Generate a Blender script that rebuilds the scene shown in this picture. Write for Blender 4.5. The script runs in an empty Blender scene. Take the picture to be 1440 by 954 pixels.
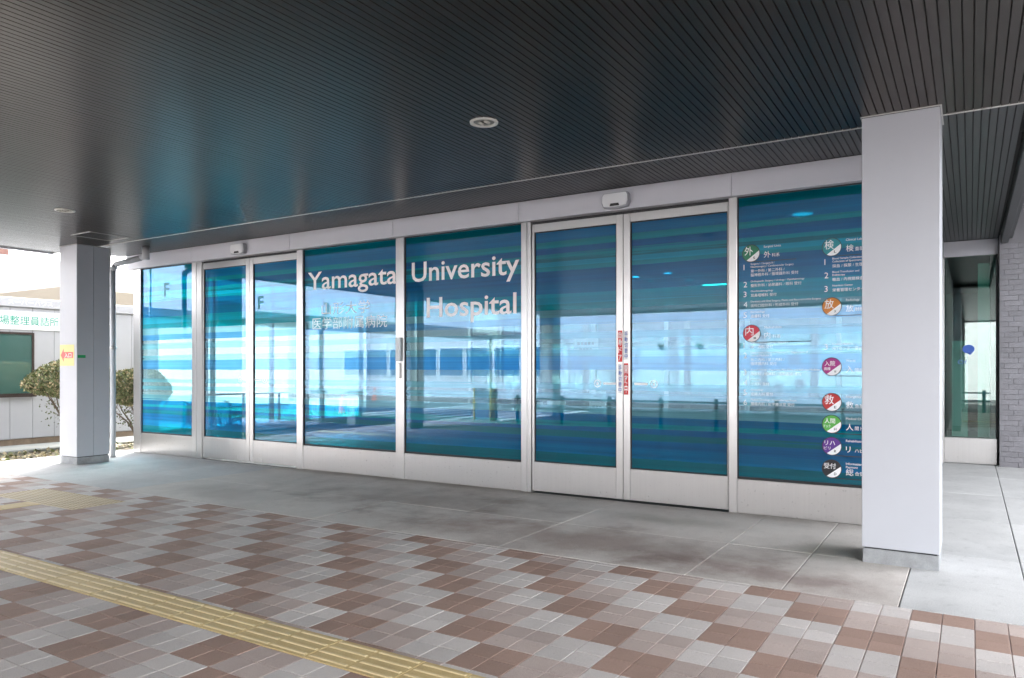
import bpy, math, random
from mathutils import Matrix, Vector, noise
random.seed(7)
R = math.radians
S = bpy.context.scene
COL = S.collection

# ------------------------------------------------------------------ camera
cd = bpy.data.cameras.new('camera'); cam = bpy.data.objects.new('camera', cd); COL.objects.link(cam)
cam.location = (0, 0, 1.55); cam.rotation_euler = (R(90), 0, R(31.708))
cd.sensor_width = 36; cd.lens = 26.1; cd.shift_y = 0.02917; cd.clip_start = 0.05; cd.clip_end = 1500
S.camera = cam
# ------------------------------------------------------------------ sky, sun, exposure
SUN_EL, SUN_AZ = 42, 335          # azimuth clockwise from +Y
W = bpy.data.worlds.new('World'); S.world = W; W.use_nodes = True
wt = W.node_tree; bgn = wt.nodes['Background']
sky = wt.nodes.new('ShaderNodeTexSky'); sky.sky_type = 'NISHITA'; sky.sun_disc = False
sky.sun_elevation = R(SUN_EL); sky.sun_rotation = R(SUN_AZ); sky.air_density = 1.0; sky.dust_density = 3.0
hs = wt.nodes.new('ShaderNodeHueSaturation'); hs.inputs['Saturation'].default_value = 0.12
wt.links.new(sky.outputs[0], hs.inputs['Color']); wt.links.new(hs.outputs[0], bgn.inputs[0])
bgn.inputs[1].default_value = 0.15
ld = bpy.data.lights.new('sun', 'SUN'); ld.energy = 1.5; ld.angle = R(30); ld.color = (1, 0.96, 0.9)
sun = bpy.data.objects.new('sun', ld); COL.objects.link(sun)
sd = Vector((math.sin(R(SUN_AZ))*math.cos(R(SUN_EL)), math.cos(R(SUN_AZ))*math.cos(R(SUN_EL)), math.sin(R(SUN_EL))))
sun.rotation_euler = sd.to_track_quat('Z', 'Y').to_euler(); sun.location = (5, -20, 25)
vs = S.view_settings; vs.view_transform = 'Standard'; vs.look = 'None'; vs.exposure = 3.65; vs.gamma = 1
S.cycles.use_denoising = True
S.cycles.max_bounces = 12; S.cycles.transparent_max_bounces = 24; S.cycles.diffuse_bounces = 6; S.cycles.glossy_bounces = 6
S.cycles.sample_clamp_indirect = 8; S.cycles.caustics_reflective = False; S.cycles.caustics_refractive = False

# ------------------------------------------------------------------ materials
def nt(name):
    m = bpy.data.materials.new(name); m.use_nodes = True
    return m, m.node_tree, m.node_tree.nodes, m.node_tree.links
def mat(name, col, rough=0.6, metal=0.0, var=0.0, vscale=3.0, bump=0.0, bscale=60.0, spec=0.5, island=0.0, col2=None, stretch=None):
    m, t, n, l = nt(name); b = n['Principled BSDF']
    b.inputs['Roughness'].default_value = rough; b.inputs['Metallic'].default_value = metal
    b.inputs['Specular IOR Level'].default_value = spec
    c = (*col, 1); b.inputs['Base Color'].default_value = c
    last = None
    geo = n.new('ShaderNodeNewGeometry')
    vec = geo.outputs['Position']
    if stretch:
        mp = n.new('ShaderNodeMapping'); mp.inputs['Scale'].default_value = stretch
        l.new(vec, mp.inputs[0]); vec = mp.outputs[0]
    if var or col2:
        nz = n.new('ShaderNodeTexNoise'); nz.inputs['Scale'].default_value = vscale; nz.inputs['Detail'].default_value = 8; nz.inputs['Roughness'].default_value = 0.65
        l.new(vec, nz.inputs['Vector'])
        rp = n.new('ShaderNodeValToRGB'); rp.color_ramp.elements[0].position = 0.3; rp.color_ramp.elements[1].position = 0.7
        a = col2 if col2 else tuple(v*(1-var) for v in col); z = col if col2 else tuple(min(1, v*(1+var)) for v in col)
        rp.color_ramp.elements[0].color = (*a, 1); rp.color_ramp.elements[1].color = (*z, 1)
        l.new(nz.outputs['Fac'], rp.inputs[0]); last = rp.outputs[0]
        rr = n.new('ShaderNodeMapRange'); rv = 0.02 if stretch else 0.08; rr.inputs['To Min'].default_value = max(0.02, rough-rv); rr.inputs['To Max'].default_value = min(1, rough+rv)
        l.new(nz.outputs['Fac'], rr.inputs[0]); l.new(rr.outputs[0], b.inputs['Roughness'])
    if island:
        oi = n.new('ShaderNodeObjectInfo'); ad = n.new('ShaderNodeMath'); ad.operation = 'ADD'
        l.new(oi.outputs['Random'], ad.inputs[0]); l.new(geo.outputs['Random Per Island'], ad.inputs[1])
        fr = n.new('ShaderNodeMath'); fr.operation = 'FRACT'; l.new(ad.outputs[0], fr.inputs[0])
        mr = n.new('ShaderNodeMapRange'); mr.inputs['To Min'].default_value = 1-island; mr.inputs['To Max'].default_value = 1+island
        l.new(fr.outputs[0], mr.inputs[0])
        h2 = n.new('ShaderNodeHueSaturation'); l.new(mr.outputs[0], h2.inputs['Value'])
        if last: l.new(last, h2.inputs['Color'])
        else: h2.inputs['Color'].default_value = c
        last = h2.outputs[0]
    if last: l.new(last, b.inputs['Base Color'])
    if bump:
        n2 = n.new('ShaderNodeTexNoise'); n2.inputs['Scale'].default_value = bscale; n2.inputs['Detail'].default_value = 4
        l.new(vec, n2.inputs['Vector'])
        bp = n.new('ShaderNodeBump'); bp.inputs['Strength'].default_value = bump; bp.inputs['Distance'].default_value = 0.01
        l.new(n2.outputs['Fac'], bp.inputs['Height']); l.new(bp.outputs[0], b.inputs['Normal'])
    return m
def speckle(m, amount=0.35, scale=260, dark=(0.5, 0.5, 0.5)):
    """fine aggregate speckle multiplied over the base colour"""
    t = m.node_tree; n = t.nodes; l = t.links; b = n['Principled BSDF']
    nz = n.new('ShaderNodeTexNoise'); nz.inputs['Scale'].default_value = scale; nz.inputs['Detail'].default_value = 3; nz.inputs['Roughness'].default_value = 0.8
    geo = n.new('ShaderNodeNewGeometry'); l.new(geo.outputs['Position'], nz.inputs['Vector'])
    rp = n.new('ShaderNodeMapRange'); rp.inputs['From Min'].default_value = 0.3; rp.inputs['From Max'].default_value = 0.7
    rp.inputs['To Min'].default_value = 1-amount; rp.inputs['To Max'].default_value = 1+amount
    l.new(nz.outputs['Fac'], rp.inputs[0])
    h = n.new('ShaderNodeHueSaturation'); l.new(rp.outputs[0], h.inputs['Value'])
    src = b.inputs['Base Color'].links
    if src: l.new(src[0].from_socket, h.inputs['Color'])
    else: h.inputs['Color'].default_value = b.inputs['Base Color'].default_value
    l.new(h.outputs[0], b.inputs['Base Color'])
    return m
def grime(m, scale=7.0, lo=0.60, hi=0.72, k=0.30, detail=7):
    """scattered worn and dirty patches"""
    t = m.node_tree; n = t.nodes; l = t.links; b = n['Principled BSDF']
    nz = n.new('ShaderNodeTexNoise'); nz.inputs['Scale'].default_value = scale; nz.inputs['Detail'].default_value = detail; nz.inputs['Roughness'].default_value = 0.7
    geo = n.new('ShaderNodeNewGeometry'); l.new(geo.outputs['Position'], nz.inputs['Vector'])
    mr = n.new('ShaderNodeMapRange'); mr.inputs['From Min'].default_value = lo; mr.inputs['From Max'].default_value = hi; mr.inputs['To Min'].default_value = 1.0; mr.inputs['To Max'].default_value = 1-k
    l.new(nz.outputs['Fac'], mr.inputs[0])
    h = n.new('ShaderNodeHueSaturation'); l.new(mr.outputs[0], h.inputs['Value']); src = b.inputs['Base Color'].links
    if src: l.new(src[0].from_socket, h.inputs['Color'])
    else: h.inputs['Color'].default_value = b.inputs['Base Color'].default_value
    l.new(h.outputs[0], b.inputs['Base Color']); return m
def add_stains_shade(m, spots):
    """dirt patches and one painted shade, with shapes of their own: (x, y, rx, ry, colour multiplier)"""
    t = m.node_tree; n = t.nodes; l = t.links; b = n['Principled BSDF']
    geo = n.new('ShaderNodeNewGeometry')
    wn = n.new('ShaderNodeTexNoise'); wn.inputs['Scale'].default_value = 1.6; wn.inputs['Detail'].default_value = 9; wn.inputs['Roughness'].default_value = 0.62
    l.new(geo.outputs['Position'], wn.inputs['Vector'])
    cur = b.inputs['Base Color'].links[0].from_socket
    for x, y, rx, ry, colr, k in spots:
        mp = n.new('ShaderNodeMapping'); mp.vector_type = 'POINT'
        mp.inputs['Location'].default_value = (-x/rx, -y/ry, 0); mp.inputs['Scale'].default_value = (1/rx, 1/ry, 0)
        l.new(geo.outputs['Position'], mp.inputs[0])
        ln = n.new('ShaderNodeVectorMath'); ln.operation = 'LENGTH'; l.new(mp.outputs[0], ln.inputs[0])
        ad = n.new('ShaderNodeMath'); ad.operation = 'MULTIPLY_ADD'; ad.inputs[1].default_value = 2.6
        l.new(wn.outputs['Fac'], ad.inputs[0]); l.new(ln.outputs['Value'], ad.inputs[2])
        mr = n.new('ShaderNodeMapRange'); mr.interpolation_type = 'SMOOTHSTEP'
        mr.inputs['From Min'].default_value = 1.3; mr.inputs['From Max'].default_value = 2.5
        mr.inputs['To Min'].default_value = k; mr.inputs['To Max'].default_value = 0
        l.new(ad.outputs[0], mr.inputs[0])
        mx = n.new('ShaderNodeMix'); mx.data_type = 'RGBA'; mx.blend_type = 'MULTIPLY'
        l.new(mr.outputs[0], mx.inputs['Factor']); l.new(cur, mx.inputs['A']); mx.inputs['B'].default_value = (*colr, 1)
        cur = mx.outputs['Result']
    l.new(cur, b.inputs['Base Color'])
    return m
def emit(name, col, st):
    m, t, n, l = nt(name); b = n['Principled BSDF']; b.inputs['Base Color'].default_value = (*col, 1)
    b.inputs['Emission Color'].default_value = (*col, 1); b.inputs['Emission Strength'].default_value = st
    return m
def clear_glass(name, tint=(0.93, 0.97, 0.96), base=0.06, gain=0.9):
    m, t, n, l = nt(name); n.remove(n['Principled BSDF']); out = n['Material Output']
    tr = n.new('ShaderNodeBsdfTransparent'); tr.inputs[0].default_value = (*tint, 1)
    gl = n.new('ShaderNodeBsdfGlossy'); gl.inputs['Roughness'].default_value = 0.0
    fr = n.new('ShaderNodeFresnel'); fr.inputs[0].default_value = 1.5
    ma = n.new('ShaderNodeMath'); ma.operation = 'MULTIPLY_ADD'; ma.inputs[1].default_value = gain; ma.inputs[2].default_value = base; ma.use_clamp = True
    l.new(fr.outputs[0], ma.inputs[0])
    mx = n.new('ShaderNodeMixShader'); l.new(ma.outputs[0], mx.inputs[0]); l.new(tr.outputs[0], mx.inputs[1]); l.new(gl.outputs[0], mx.inputs[2])
    l.new(mx.outputs[0], out.inputs[0])
    return m
# blue film printed with horizontal bands: height, transmitted tint, how opaque the ink is
DB = (0.0, 0.16, 0.43); D2 = (0.0, 0.23, 0.54); TE = (0.0, 0.39, 0.49); CY = (0.0, 0.52, 0.78); MB_ = (0.08, 0.42, 0.82)
LT = (0.30, 0.82, 0.96); VL = (0.60, 0.94, 1.0); DT = (0.0, 0.20, 0.27)
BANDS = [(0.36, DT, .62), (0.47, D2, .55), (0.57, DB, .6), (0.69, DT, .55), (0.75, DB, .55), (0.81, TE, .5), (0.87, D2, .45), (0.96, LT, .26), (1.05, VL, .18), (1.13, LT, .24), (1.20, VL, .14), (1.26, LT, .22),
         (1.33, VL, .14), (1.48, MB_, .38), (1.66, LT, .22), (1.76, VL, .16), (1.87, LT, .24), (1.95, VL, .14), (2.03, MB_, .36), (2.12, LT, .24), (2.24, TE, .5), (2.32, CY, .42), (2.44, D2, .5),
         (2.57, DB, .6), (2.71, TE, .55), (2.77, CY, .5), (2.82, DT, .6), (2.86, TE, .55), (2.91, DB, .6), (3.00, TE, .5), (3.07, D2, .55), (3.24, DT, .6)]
def film(name):
    m, t, n, l = nt(name); n.remove(n['Principled BSDF']); out = n['Material Output']
    geo = n.new('ShaderNodeNewGeometry'); sp = n.new('ShaderNodeSeparateXYZ'); l.new(geo.outputs['Position'], sp.inputs[0])
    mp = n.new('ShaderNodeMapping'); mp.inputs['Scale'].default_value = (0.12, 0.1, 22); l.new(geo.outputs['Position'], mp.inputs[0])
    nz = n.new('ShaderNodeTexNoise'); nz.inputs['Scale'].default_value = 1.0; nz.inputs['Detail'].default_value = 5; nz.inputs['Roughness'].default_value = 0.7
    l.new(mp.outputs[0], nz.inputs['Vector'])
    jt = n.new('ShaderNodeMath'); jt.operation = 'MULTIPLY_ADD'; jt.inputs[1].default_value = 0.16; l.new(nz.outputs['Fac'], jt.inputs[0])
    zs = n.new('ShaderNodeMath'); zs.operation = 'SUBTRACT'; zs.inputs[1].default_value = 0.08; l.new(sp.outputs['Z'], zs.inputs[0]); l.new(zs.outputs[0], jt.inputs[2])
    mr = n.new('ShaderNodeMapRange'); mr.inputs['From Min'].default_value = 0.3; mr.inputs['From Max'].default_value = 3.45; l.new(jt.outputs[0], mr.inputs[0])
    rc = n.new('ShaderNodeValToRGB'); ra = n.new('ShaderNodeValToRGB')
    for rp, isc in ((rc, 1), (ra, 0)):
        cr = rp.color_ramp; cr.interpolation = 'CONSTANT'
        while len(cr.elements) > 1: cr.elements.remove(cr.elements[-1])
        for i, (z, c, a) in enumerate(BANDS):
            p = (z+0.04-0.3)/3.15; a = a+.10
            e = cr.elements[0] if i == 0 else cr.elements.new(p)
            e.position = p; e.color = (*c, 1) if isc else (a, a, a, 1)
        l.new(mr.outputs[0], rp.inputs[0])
    fine = n.new('ShaderNodeMapRange'); fine.inputs['From Min'].default_value = 0.3; fine.inputs['From Max'].default_value = 0.7; fine.inputs['To Min'].default_value = 0.75; fine.inputs['To Max'].default_value = 1.25
    l.new(nz.outputs['Fac'], fine.inputs[0])
    hv = n.new('ShaderNodeHueSaturation'); l.new(rc.outputs[0], hv.inputs['Color']); l.new(fine.outputs[0], hv.inputs['Value'])
    tr = n.new('ShaderNodeBsdfTransparent'); gm = n.new('ShaderNodeGamma'); gm.inputs[1].default_value = 0.68; l.new(rc.outputs[0], gm.inputs[0]); l.new(gm.outputs[0], tr.inputs[0])
    df = n.new('ShaderNodeBsdfDiffuse'); l.new(hv.outputs[0], df.inputs[0])
    tl = n.new('ShaderNodeBsdfTranslucent'); l.new(hv.outputs[0], tl.inputs[0])
    ink = n.new('ShaderNodeMixShader'); ink.inputs[0].default_value = 0.55; l.new(df.outputs[0], ink.inputs[1]); l.new(tl.outputs[0], ink.inputs[2])
    body = n.new('ShaderNodeMixShader'); l.new(ra.outputs[0], body.inputs[0]); l.new(tr.outputs[0], body.inputs[1]); l.new(ink.outputs[0], body.inputs[2])
    gl = n.new('ShaderNodeBsdfGlossy'); gl.inputs['Roughness'].default_value = 0.012; gl.inputs[0].default_value = (0.42, 0.64, 0.90, 1)
    fr = n.new('ShaderNodeFresnel'); fr.inputs[0].default_value = 1.5
    ma = n.new('ShaderNodeMath'); ma.operation = 'MULTIPLY_ADD'; ma.inputs[1].default_value = 0.9; ma.inputs[2].default_value = 0.09; ma.use_clamp = True; l.new(fr.outputs[0], ma.inputs[0])
    mx = n.new('ShaderNodeMixShader'); l.new(ma.outputs[0], mx.inputs[0]); l.new(body.outputs[0], mx.inputs[1]); l.new(gl.outputs[0], mx.inputs[2])
    l.new(mx.outputs[0], out.inputs[0])
    return m
M = {}
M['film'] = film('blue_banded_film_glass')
M['clear'] = clear_glass('clear_glass_back', (0.96, 0.99, 0.98), 0.0, 0.3)
M['glass'] = clear_glass('pale_green_glass', (0.66, 0.88, 0.82), 0.10, 0.9)
M['sideglass'] = clear_glass('side_wall_glass', (0.95, 0.985, 0.98), 0.02, 0.5)
M['hutglass'] = mat('hut_window_glass', (0.055, 0.12, 0.105), 0.03, spec=1.0)
M['steel'] = mat('brushed_stainless_steel', (0.52, 0.51, 0.505), 0.30, 0.9, var=0.03, vscale=1.0, stretch=(90, 90, 1.2))
M['steel2'] = mat('stainless_kick_plate', (0.50, 0.49, 0.485), 0.30, 0.9, var=0.03, vscale=1.0, stretch=(60, 60, 0.8), bump=0.03, bscale=2)
grime(M['steel2'], 26.0, .64, .70, .30, 3)
M['dark'] = mat('black_rubber_seal', (0.02, 0.02, 0.022), 0.6)
M['white'] = mat('white_painted_panel', (0.58, 0.58, 0.63), 0.42, var=0.02, vscale=1.5)
M['colp'] = mat('column_white_panel', (0.46, 0.475, 0.515), 0.42, var=0.03, vscale=1.1, bump=0.02, bscale=1.5)
M['slat'] = mat('dark_bronze_metal_soffit', (0.014, 0.0095, 0.007), 0.30, 0.0, island=0.12, spec=0.34)
M['slat'].node_tree.nodes['Principled BSDF'].inputs['IOR'].default_value = 1.6; M['slat'].node_tree.nodes['Principled BSDF'].inputs['Specular Tint'].default_value = (1, 0.9, 0.8, 1)
M['slat2'] = mat('charcoal_metal_soffit', (0.040, 0.042, 0.044), 0.36, 0.0, island=0.10, spec=0.5)
M['soffback'] = mat('soffit_groove_black', (0.008, 0.007, 0.006), 0.7)
M['trim'] = mat('pale_aluminium_trim', (0.55, 0.54, 0.52), 0.4, 0.5)
M['conc'] = speckle(mat('apron_concrete', (0.63, 0.59, 0.555), 0.78, col2=(0.48, 0.445, 0.415), vscale=1.5, bump=0.25, bscale=55, island=0.05, spec=0.3), 0.34, 130)
add_stains_shade(M['conc'], [(-5.6, 6.9, 2.3, 0.8, (0.55, 0.50, 0.48), .75), (-3.2, 6.05, 2.8, 0.70, (0.55, 0.48, 0.46), .85), (-1.2, 5.75, 1.2, 0.5, (0.55, 0.48, 0.47), .75), (-0.95, 6.8, 0.5, 0.5, (0.60, 0.62, 0.56), .75),  # last patch on this line paints the occlusion beside the near column's base
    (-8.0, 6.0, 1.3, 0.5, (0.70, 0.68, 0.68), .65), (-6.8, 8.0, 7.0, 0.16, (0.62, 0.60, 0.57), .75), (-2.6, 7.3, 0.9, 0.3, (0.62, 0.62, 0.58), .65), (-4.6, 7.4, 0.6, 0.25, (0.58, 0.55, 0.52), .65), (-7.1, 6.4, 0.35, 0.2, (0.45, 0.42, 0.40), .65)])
M['conc2'] = speckle(mat('daylit_concrete', (0.54, 0.54, 0.535), 0.76, col2=(0.42, 0.42, 0.42), vscale=1.6, bump=0.25, bscale=55, island=0.05, spec=0.3), 0.26, 130)  # open-end slabs and yard: brighter daylight there put into this separate colour
M['plinth'] = speckle(mat('plinth_concrete', (0.30, 0.31, 0.32), 0.8, var=0.2, vscale=9, bump=0.2, bscale=70), 0.15, 200)
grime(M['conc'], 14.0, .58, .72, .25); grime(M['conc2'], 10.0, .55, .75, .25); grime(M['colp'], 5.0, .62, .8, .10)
M['grout'] = mat('pink_grout', (0.62, 0.53, 0.50), 0.9, var=0.25, vscale=1.3)
def tilemat(name, c):
    m = speckle(mat(name, c, 0.74, var=0.10, vscale=1.3, bump=0.12, bscale=140, island=0.10, spec=0.25), 0.34, 300)
    return grime(grime(m, 5.0, .60, .78, .16), 38.0, .68, .72, .30, 2)
M['tW'] = tilemat('grey_paving_tile', (0.53, 0.49, 0.47))
M['tL'] = tilemat('taupe_paving_tile', (0.425, 0.350, 0.320))
M['tB'] = tilemat('brown_paving_tile', (0.325, 0.222, 0.182))
M['tact'] = speckle(mat('yellow_tactile_tile', (0.56, 0.42, 0.20), 0.6, var=0.10, vscale=3, island=0.05, bump=0.1, bscale=90), 0.14, 150)
M['tactpale'] = speckle(mat('faded_tactile_tile', (0.58, 0.48, 0.31), 0.6, var=0.10, vscale=3, island=0.05), 0.14, 150)
M['tactdot'] = mat('shaded_tactile_dot', (0.36, 0.26, 0.14), 0.6)  # darker than the tile: the dots' shaded sides put into their colour
M['tactbar'] = mat('worn_tactile_bar', (0.66, 0.53, 0.30), 0.6, var=0.1, vscale=4)
M['asph'] = speckle(mat('asphalt', (0.06, 0.06, 0.062), 0.85, var=0.25, vscale=0.6, bump=0.3, bscale=120), 0.3, 180)
M['paint'] = mat('white_road_paint', (0.72, 0.72, 0.70), 0.7, var=0.1, vscale=4)
M['soil'] = speckle(mat('planting_soil', (0.13, 0.10, 0.075), 0.95, col2=(0.07, 0.07, 0.04), vscale=5, bump=0.8, bscale=30), 0.4, 90)
M['hutpanel'] = mat('pale_grey_prefab_panel', (0.42, 0.425, 0.445), 0.5, var=0.03, vscale=2)
M['brownbase'] = mat('brown_timber_base', (0.20, 0.15, 0.105), 0.8, var=0.25, vscale=6)
M['brownframe'] = mat('dark_brown_frame', (0.035, 0.022, 0.018), 0.5)
M['signwhite'] = mat('white_sign_board', (0.80, 0.82, 0.82), 0.45)
M['green'] = mat('sign_green', (0.01, 0.30, 0.20), 0.5)
M['palegrey'] = mat('faded_grey_lettering', (0.72, 0.73, 0.75), 0.5)
M['bldg'] = mat('white_building_wall', (0.46, 0.46, 0.475), 0.7, var=0.03, vscale=0.5)
M['annexw'] = mat('bright_white_annex_wall', (0.80, 0.80, 0.80), 0.7, var=0.03, vscale=0.5)
M['beige'] = mat('beige_roof_edge', (0.17, 0.145, 0.11), 0.7, var=0.05)
M['red'] = mat('red_louvre', (0.15, 0.07, 0.055), 0.6)
M['wtext'] = mat('white_vinyl', (0.95, 0.95, 0.96), 0.5)
M['ttext'] = mat('teal_vinyl', (0.04, 0.30, 0.40), 0.5)
M['kline'] = mat('black_vinyl_line', (0.012, 0.02, 0.03), 0.5)
M['bluevinyl'] = mat('blue_vinyl', (0.03, 0.10, 0.42), 0.5)
M['redvinyl'] = mat('red_vinyl', (0.62, 0.03, 0.03), 0.5)
M['pipe'] = mat('grey_downpipe', (0.45, 0.46, 0.48), 0.45)
M['pipew'] = mat('white_pipe', (0.78, 0.78, 0.78), 0.4)
M['sensor'] = mat('grey_sensor_plastic', (0.34, 0.35, 0.38), 0.4)
M['yellow'] = mat('yellow_poster_paper', (0.62, 0.56, 0.26), 0.6)
M['pink'] = mat('faded_red_print', (0.62, 0.13, 0.12), 0.6)
M['greent'] = mat('green_tape', (0.01, 0.32, 0.10), 0.5)
M['bark'] = mat('grey_brown_bark', (0.13, 0.10, 0.075), 0.9, var=0.3, vscale=20, bump=0.5, bscale=60)
M['leaf'] = mat('olive_leaf', (0.12, 0.14, 0.06), 0.6, island=0.55, spec=0.4)
M['leafb'] = mat('dry_leaf', (0.36, 0.30, 0.18), 0.7, island=0.4, spec=0.3)
M['kerb'] = speckle(mat('kerb_concrete', (0.19, 0.20, 0.19), 0.8, var=0.15, vscale=4), 0.15, 150)
M['walltile'] = mat('grey_split_face_tile', (0.175, 0.17, 0.185), 0.7, var=0.10, vscale=9, bump=0.3, bscale=50, island=0.09)
M['mortar'] = mat('dark_mortar', (0.16, 0.156, 0.168), 0.9)
M['infloor'] = mat('vestibule_floor', (0.20, 0.205, 0.21), 0.45, var=0.1, vscale=2)
M['inwall'] = mat('vestibule_wall', (0.34, 0.36, 0.37), 0.6)
M['lobby'] = mat('dim_lobby_wall', (0.22, 0.24, 0.26), 0.6)
M['lamp'] = emit('lit_downlight', (1, 0.97, 0.9), 1.0)
M['lampdim'] = emit('dim_downlight', (1, 0.97, 0.9), 0.22)
M['ringw'] = mat('white_light_ring', (0.62, 0.62, 0.58), 0.4)
M['reflector'] = mat('downlight_reflector', (0.32, 0.33, 0.29), 0.3, 0.6)
M['rail'] = mat('dark_blue_rail_paint', (0.02, 0.055, 0.10), 0.4)
M['cone'] = mat('orange_red_plastic', (0.75, 0.10, 0.05), 0.5)
M['bluewin'] = mat('dark_blue_window_glass', (0.02, 0.11, 0.22), 0.08, spec=0.8)
M['yelpaint'] = mat('yellow_post_paint', (0.62, 0.45, 0.02), 0.5)
M['boxgrey'] = mat('blue_grey_box_paint', (0.16, 0.24, 0.30), 0.5)
M['chairblue'] = mat('blue_wheelchair_vinyl', (0.02, 0.10, 0.25), 0.5)
M['chrome'] = mat('chrome_tube', (0.5, 0.5, 0.5), 0.25, 0.9)
M['notice'] = mat('white_notice_paper', (0.75, 0.8, 0.82), 0.6)

# ------------------------------------------------------------------ mesh helpers
class MB:
    def __init__(s): s.v = []; s.f = []; s.mi = []; s.sm = []
    def quadf(s, pts, mi=0, sm=False):
        i = len(s.v); s.v += [tuple(p) for p in pts]; s.f.append(tuple(range(i, i+len(pts)))); s.mi.append(mi); s.sm.append(sm); return s
    def box(s, a, b, mi=0, bev=0.0, fmi=None):
        x0, y0, z0 = a; x1, y1, z1 = b; i = len(s.v)
        s.v += [(x0,y0,z0),(x1,y0,z0),(x1,y1,z0),(x0,y1,z0),(x0,y0,z1),(x1,y0,z1),(x1,y1,z1),(x0,y1,z1)]
        fs = [(0,3,2,1),(4,5,6,7),(0,1,5,4),(1,2,6,5),(2,3,7,6),(3,0,4,7)]   # bottom top front(-y) right back left
        for k, f in enumerate(fs):
            s.f.append(tuple(i+q for q in f)); s.mi.append(fmi.get(k, mi) if fmi else mi); s.sm.append(False)
        return s
    def bbox(s, a, b, c=0.004, mi=0):
        """box with chamfered edges (24 verts)"""
        x0, y0, z0 = a; x1, y1, z1 = b
        c = min(c, (x1-x0)*.45, (y1-y0)*.45, (z1-z0)*.45); i = len(s.v); idx = {}
        for sx in (0, 1):
            for sy in (0, 1):
                for sz in (0, 1):
                    X = x1 if sx else x0; Y = y1 if sy else y0; Z = z1 if sz else z0
                    ix = -c if sx else c; iy = -c if sy else c; iz = -c if sz else c
                    for ax in range(3):
                        idx[(sx,sy,sz,ax)] = len(s.v)
                        s.v.append((X if ax == 0 else X+ix, Y if ax == 1 else Y+iy, Z if ax == 2 else Z+iz))
        def F(keys):
            p = [Vector(s.v[idx[k]]) for k in keys]
            n = (p[1]-p[0]).cross(p[2]-p[0]); cen = sum(p, Vector())/len(p)
            mid = Vector(((x0+x1)/2, (y0+y1)/2, (z0+z1)/2))
            q = [idx[k] for k in keys]
            if n.dot(cen-mid) < 0: q.reverse()
            s.f.append(tuple(q)); s.mi.append(mi); s.sm.append(False)
        for ax in range(3):
            o = [q for q in range(3) if q != ax]
            for sd_ in (0, 1):
                ks = []
                for (u, w) in ((0,0),(1,0),(1,1),(0,1)):
                    k = [0,0,0]; k[ax] = sd_; k[o[0]] = u; k[o[1]] = w; ks.append((*k, ax))
                F(ks)
            for u in (0, 1):
                for w in (0, 1):
                    k0 = [0,0,0]; k1 = [0,0,0]; k0[ax] = 0; k1[ax] = 1
                    for k in (k0, k1): k[o[0]] = u; k[o[1]] = w
                    F([(*k0,o[0]), (*k1,o[0]), (*k1,o[1]), (*k0,o[1])])
        for sx in (0,1):
            for sy in (0,1):
                for sz in (0,1): F([(sx,sy,sz,0),(sx,sy,sz,1),(sx,sy,sz,2)])
        return s
    def tube(s, p, q, r0, r1=None, n=10, mi=0, caps=True):
        p = Vector(p); q = Vector(q); r1 = r0 if r1 is None else r1
        d = (q-p).normalized(); a = d.orthogonal().normalized(); b = d.cross(a); i = len(s.v)
        for (c, r) in ((p, r0), (q, r1)):
            for k in range(n):
                t = 2*math.pi*k/n; s.v.append(tuple(c + a*(r*math.cos(t)) + b*(r*math.sin(t))))
        for k in range(n):
            s.f.append((i+k, i+(k+1)%n, i+n+(k+1)%n, i+n+k)); s.mi.append(mi); s.sm.append(True)
        if caps:
            s.f.append(tuple(i+k for k in reversed(range(n)))); s.mi.append(mi); s.sm.append(False)
            s.f.append(tuple(i+n+k for k in range(n))); s.mi.append(mi); s.sm.append(False)
        return s
    def path(s, pts, r, n=10, mi=0):
        for a, b in zip(pts, pts[1:]): s.tube(a, b, r, r, n, mi)
        return s
    def lathe(s, c, prof, n=24, mi=0, axis='Z', smooth=True):
        """prof: list of (radius, height)"""
        i = len(s.v); c = Vector(c)
        for r, h in prof:
            for k in range(n):
                t = 2*math.pi*k/n; u, w = r*math.cos(t), r*math.sin(t)
                s.v.append(tuple(c + (Vector((u, w, h)) if axis == 'Z' else Vector((u, h, w)) if axis == 'Y' else Vector((h, u, w)))))
        for j in range(len(prof)-1):
            for k in range(n):
                s.f.append((i+j*n+k, i+j*n+(k+1)%n, i+(j+1)*n+(k+1)%n, i+(j+1)*n+k)); s.mi.append(mi); s.sm.append(smooth)
        return s
    def prism(s, poly, y0, y1, mi=0, frame=lambda u, w, y: (u, y, w)):
        i = len(s.v); n = len(poly)
        for y in (y0, y1):
            for u, w in poly: s.v.append(frame(u, w, y))
        s.f.append(tuple(i+k for k in range(n))); s.mi.append(mi); s.sm.append(False)
        s.f.append(tuple(i+n+k for k in reversed(range(n)))); s.mi.append(mi); s.sm.append(False)
        for k in range(n):
            s.f.append((i+k, i+n+k, i+n+(k+1)%n, i+(k+1)%n)); s.mi.append(mi); s.sm.append(False)
        return s
ORG = {}
def mesh(name, mb, mats, off=(0, 0, 0)):
    me = bpy.data.meshes.new(name)
    ox, oy, oz = off
    me.from_pydata([(x-ox, y-oy, z-oz) for x, y, z in mb.v], [], mb.f)
    for m in (mats if isinstance(mats, (list, tuple)) else [mats]): me.materials.append(M[m] if isinstance(m, str) else m)
    me.polygons.foreach_set('material_index', mb.mi); me.polygons.foreach_set('use_smooth', mb.sm)
    me.update(); return me
def link(name, me, parent=None, loc=None):
    o = bpy.data.objects.new(name, me); COL.objects.link(o)
    if parent is not None:
        o.parent = parent; ORG[o.name] = ORG.get(parent.name, (0, 0, 0))
        if loc is not None: o.location = Vector(loc) - Vector(ORG[parent.name])
    elif loc is not None: o.location = loc
    return o
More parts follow.
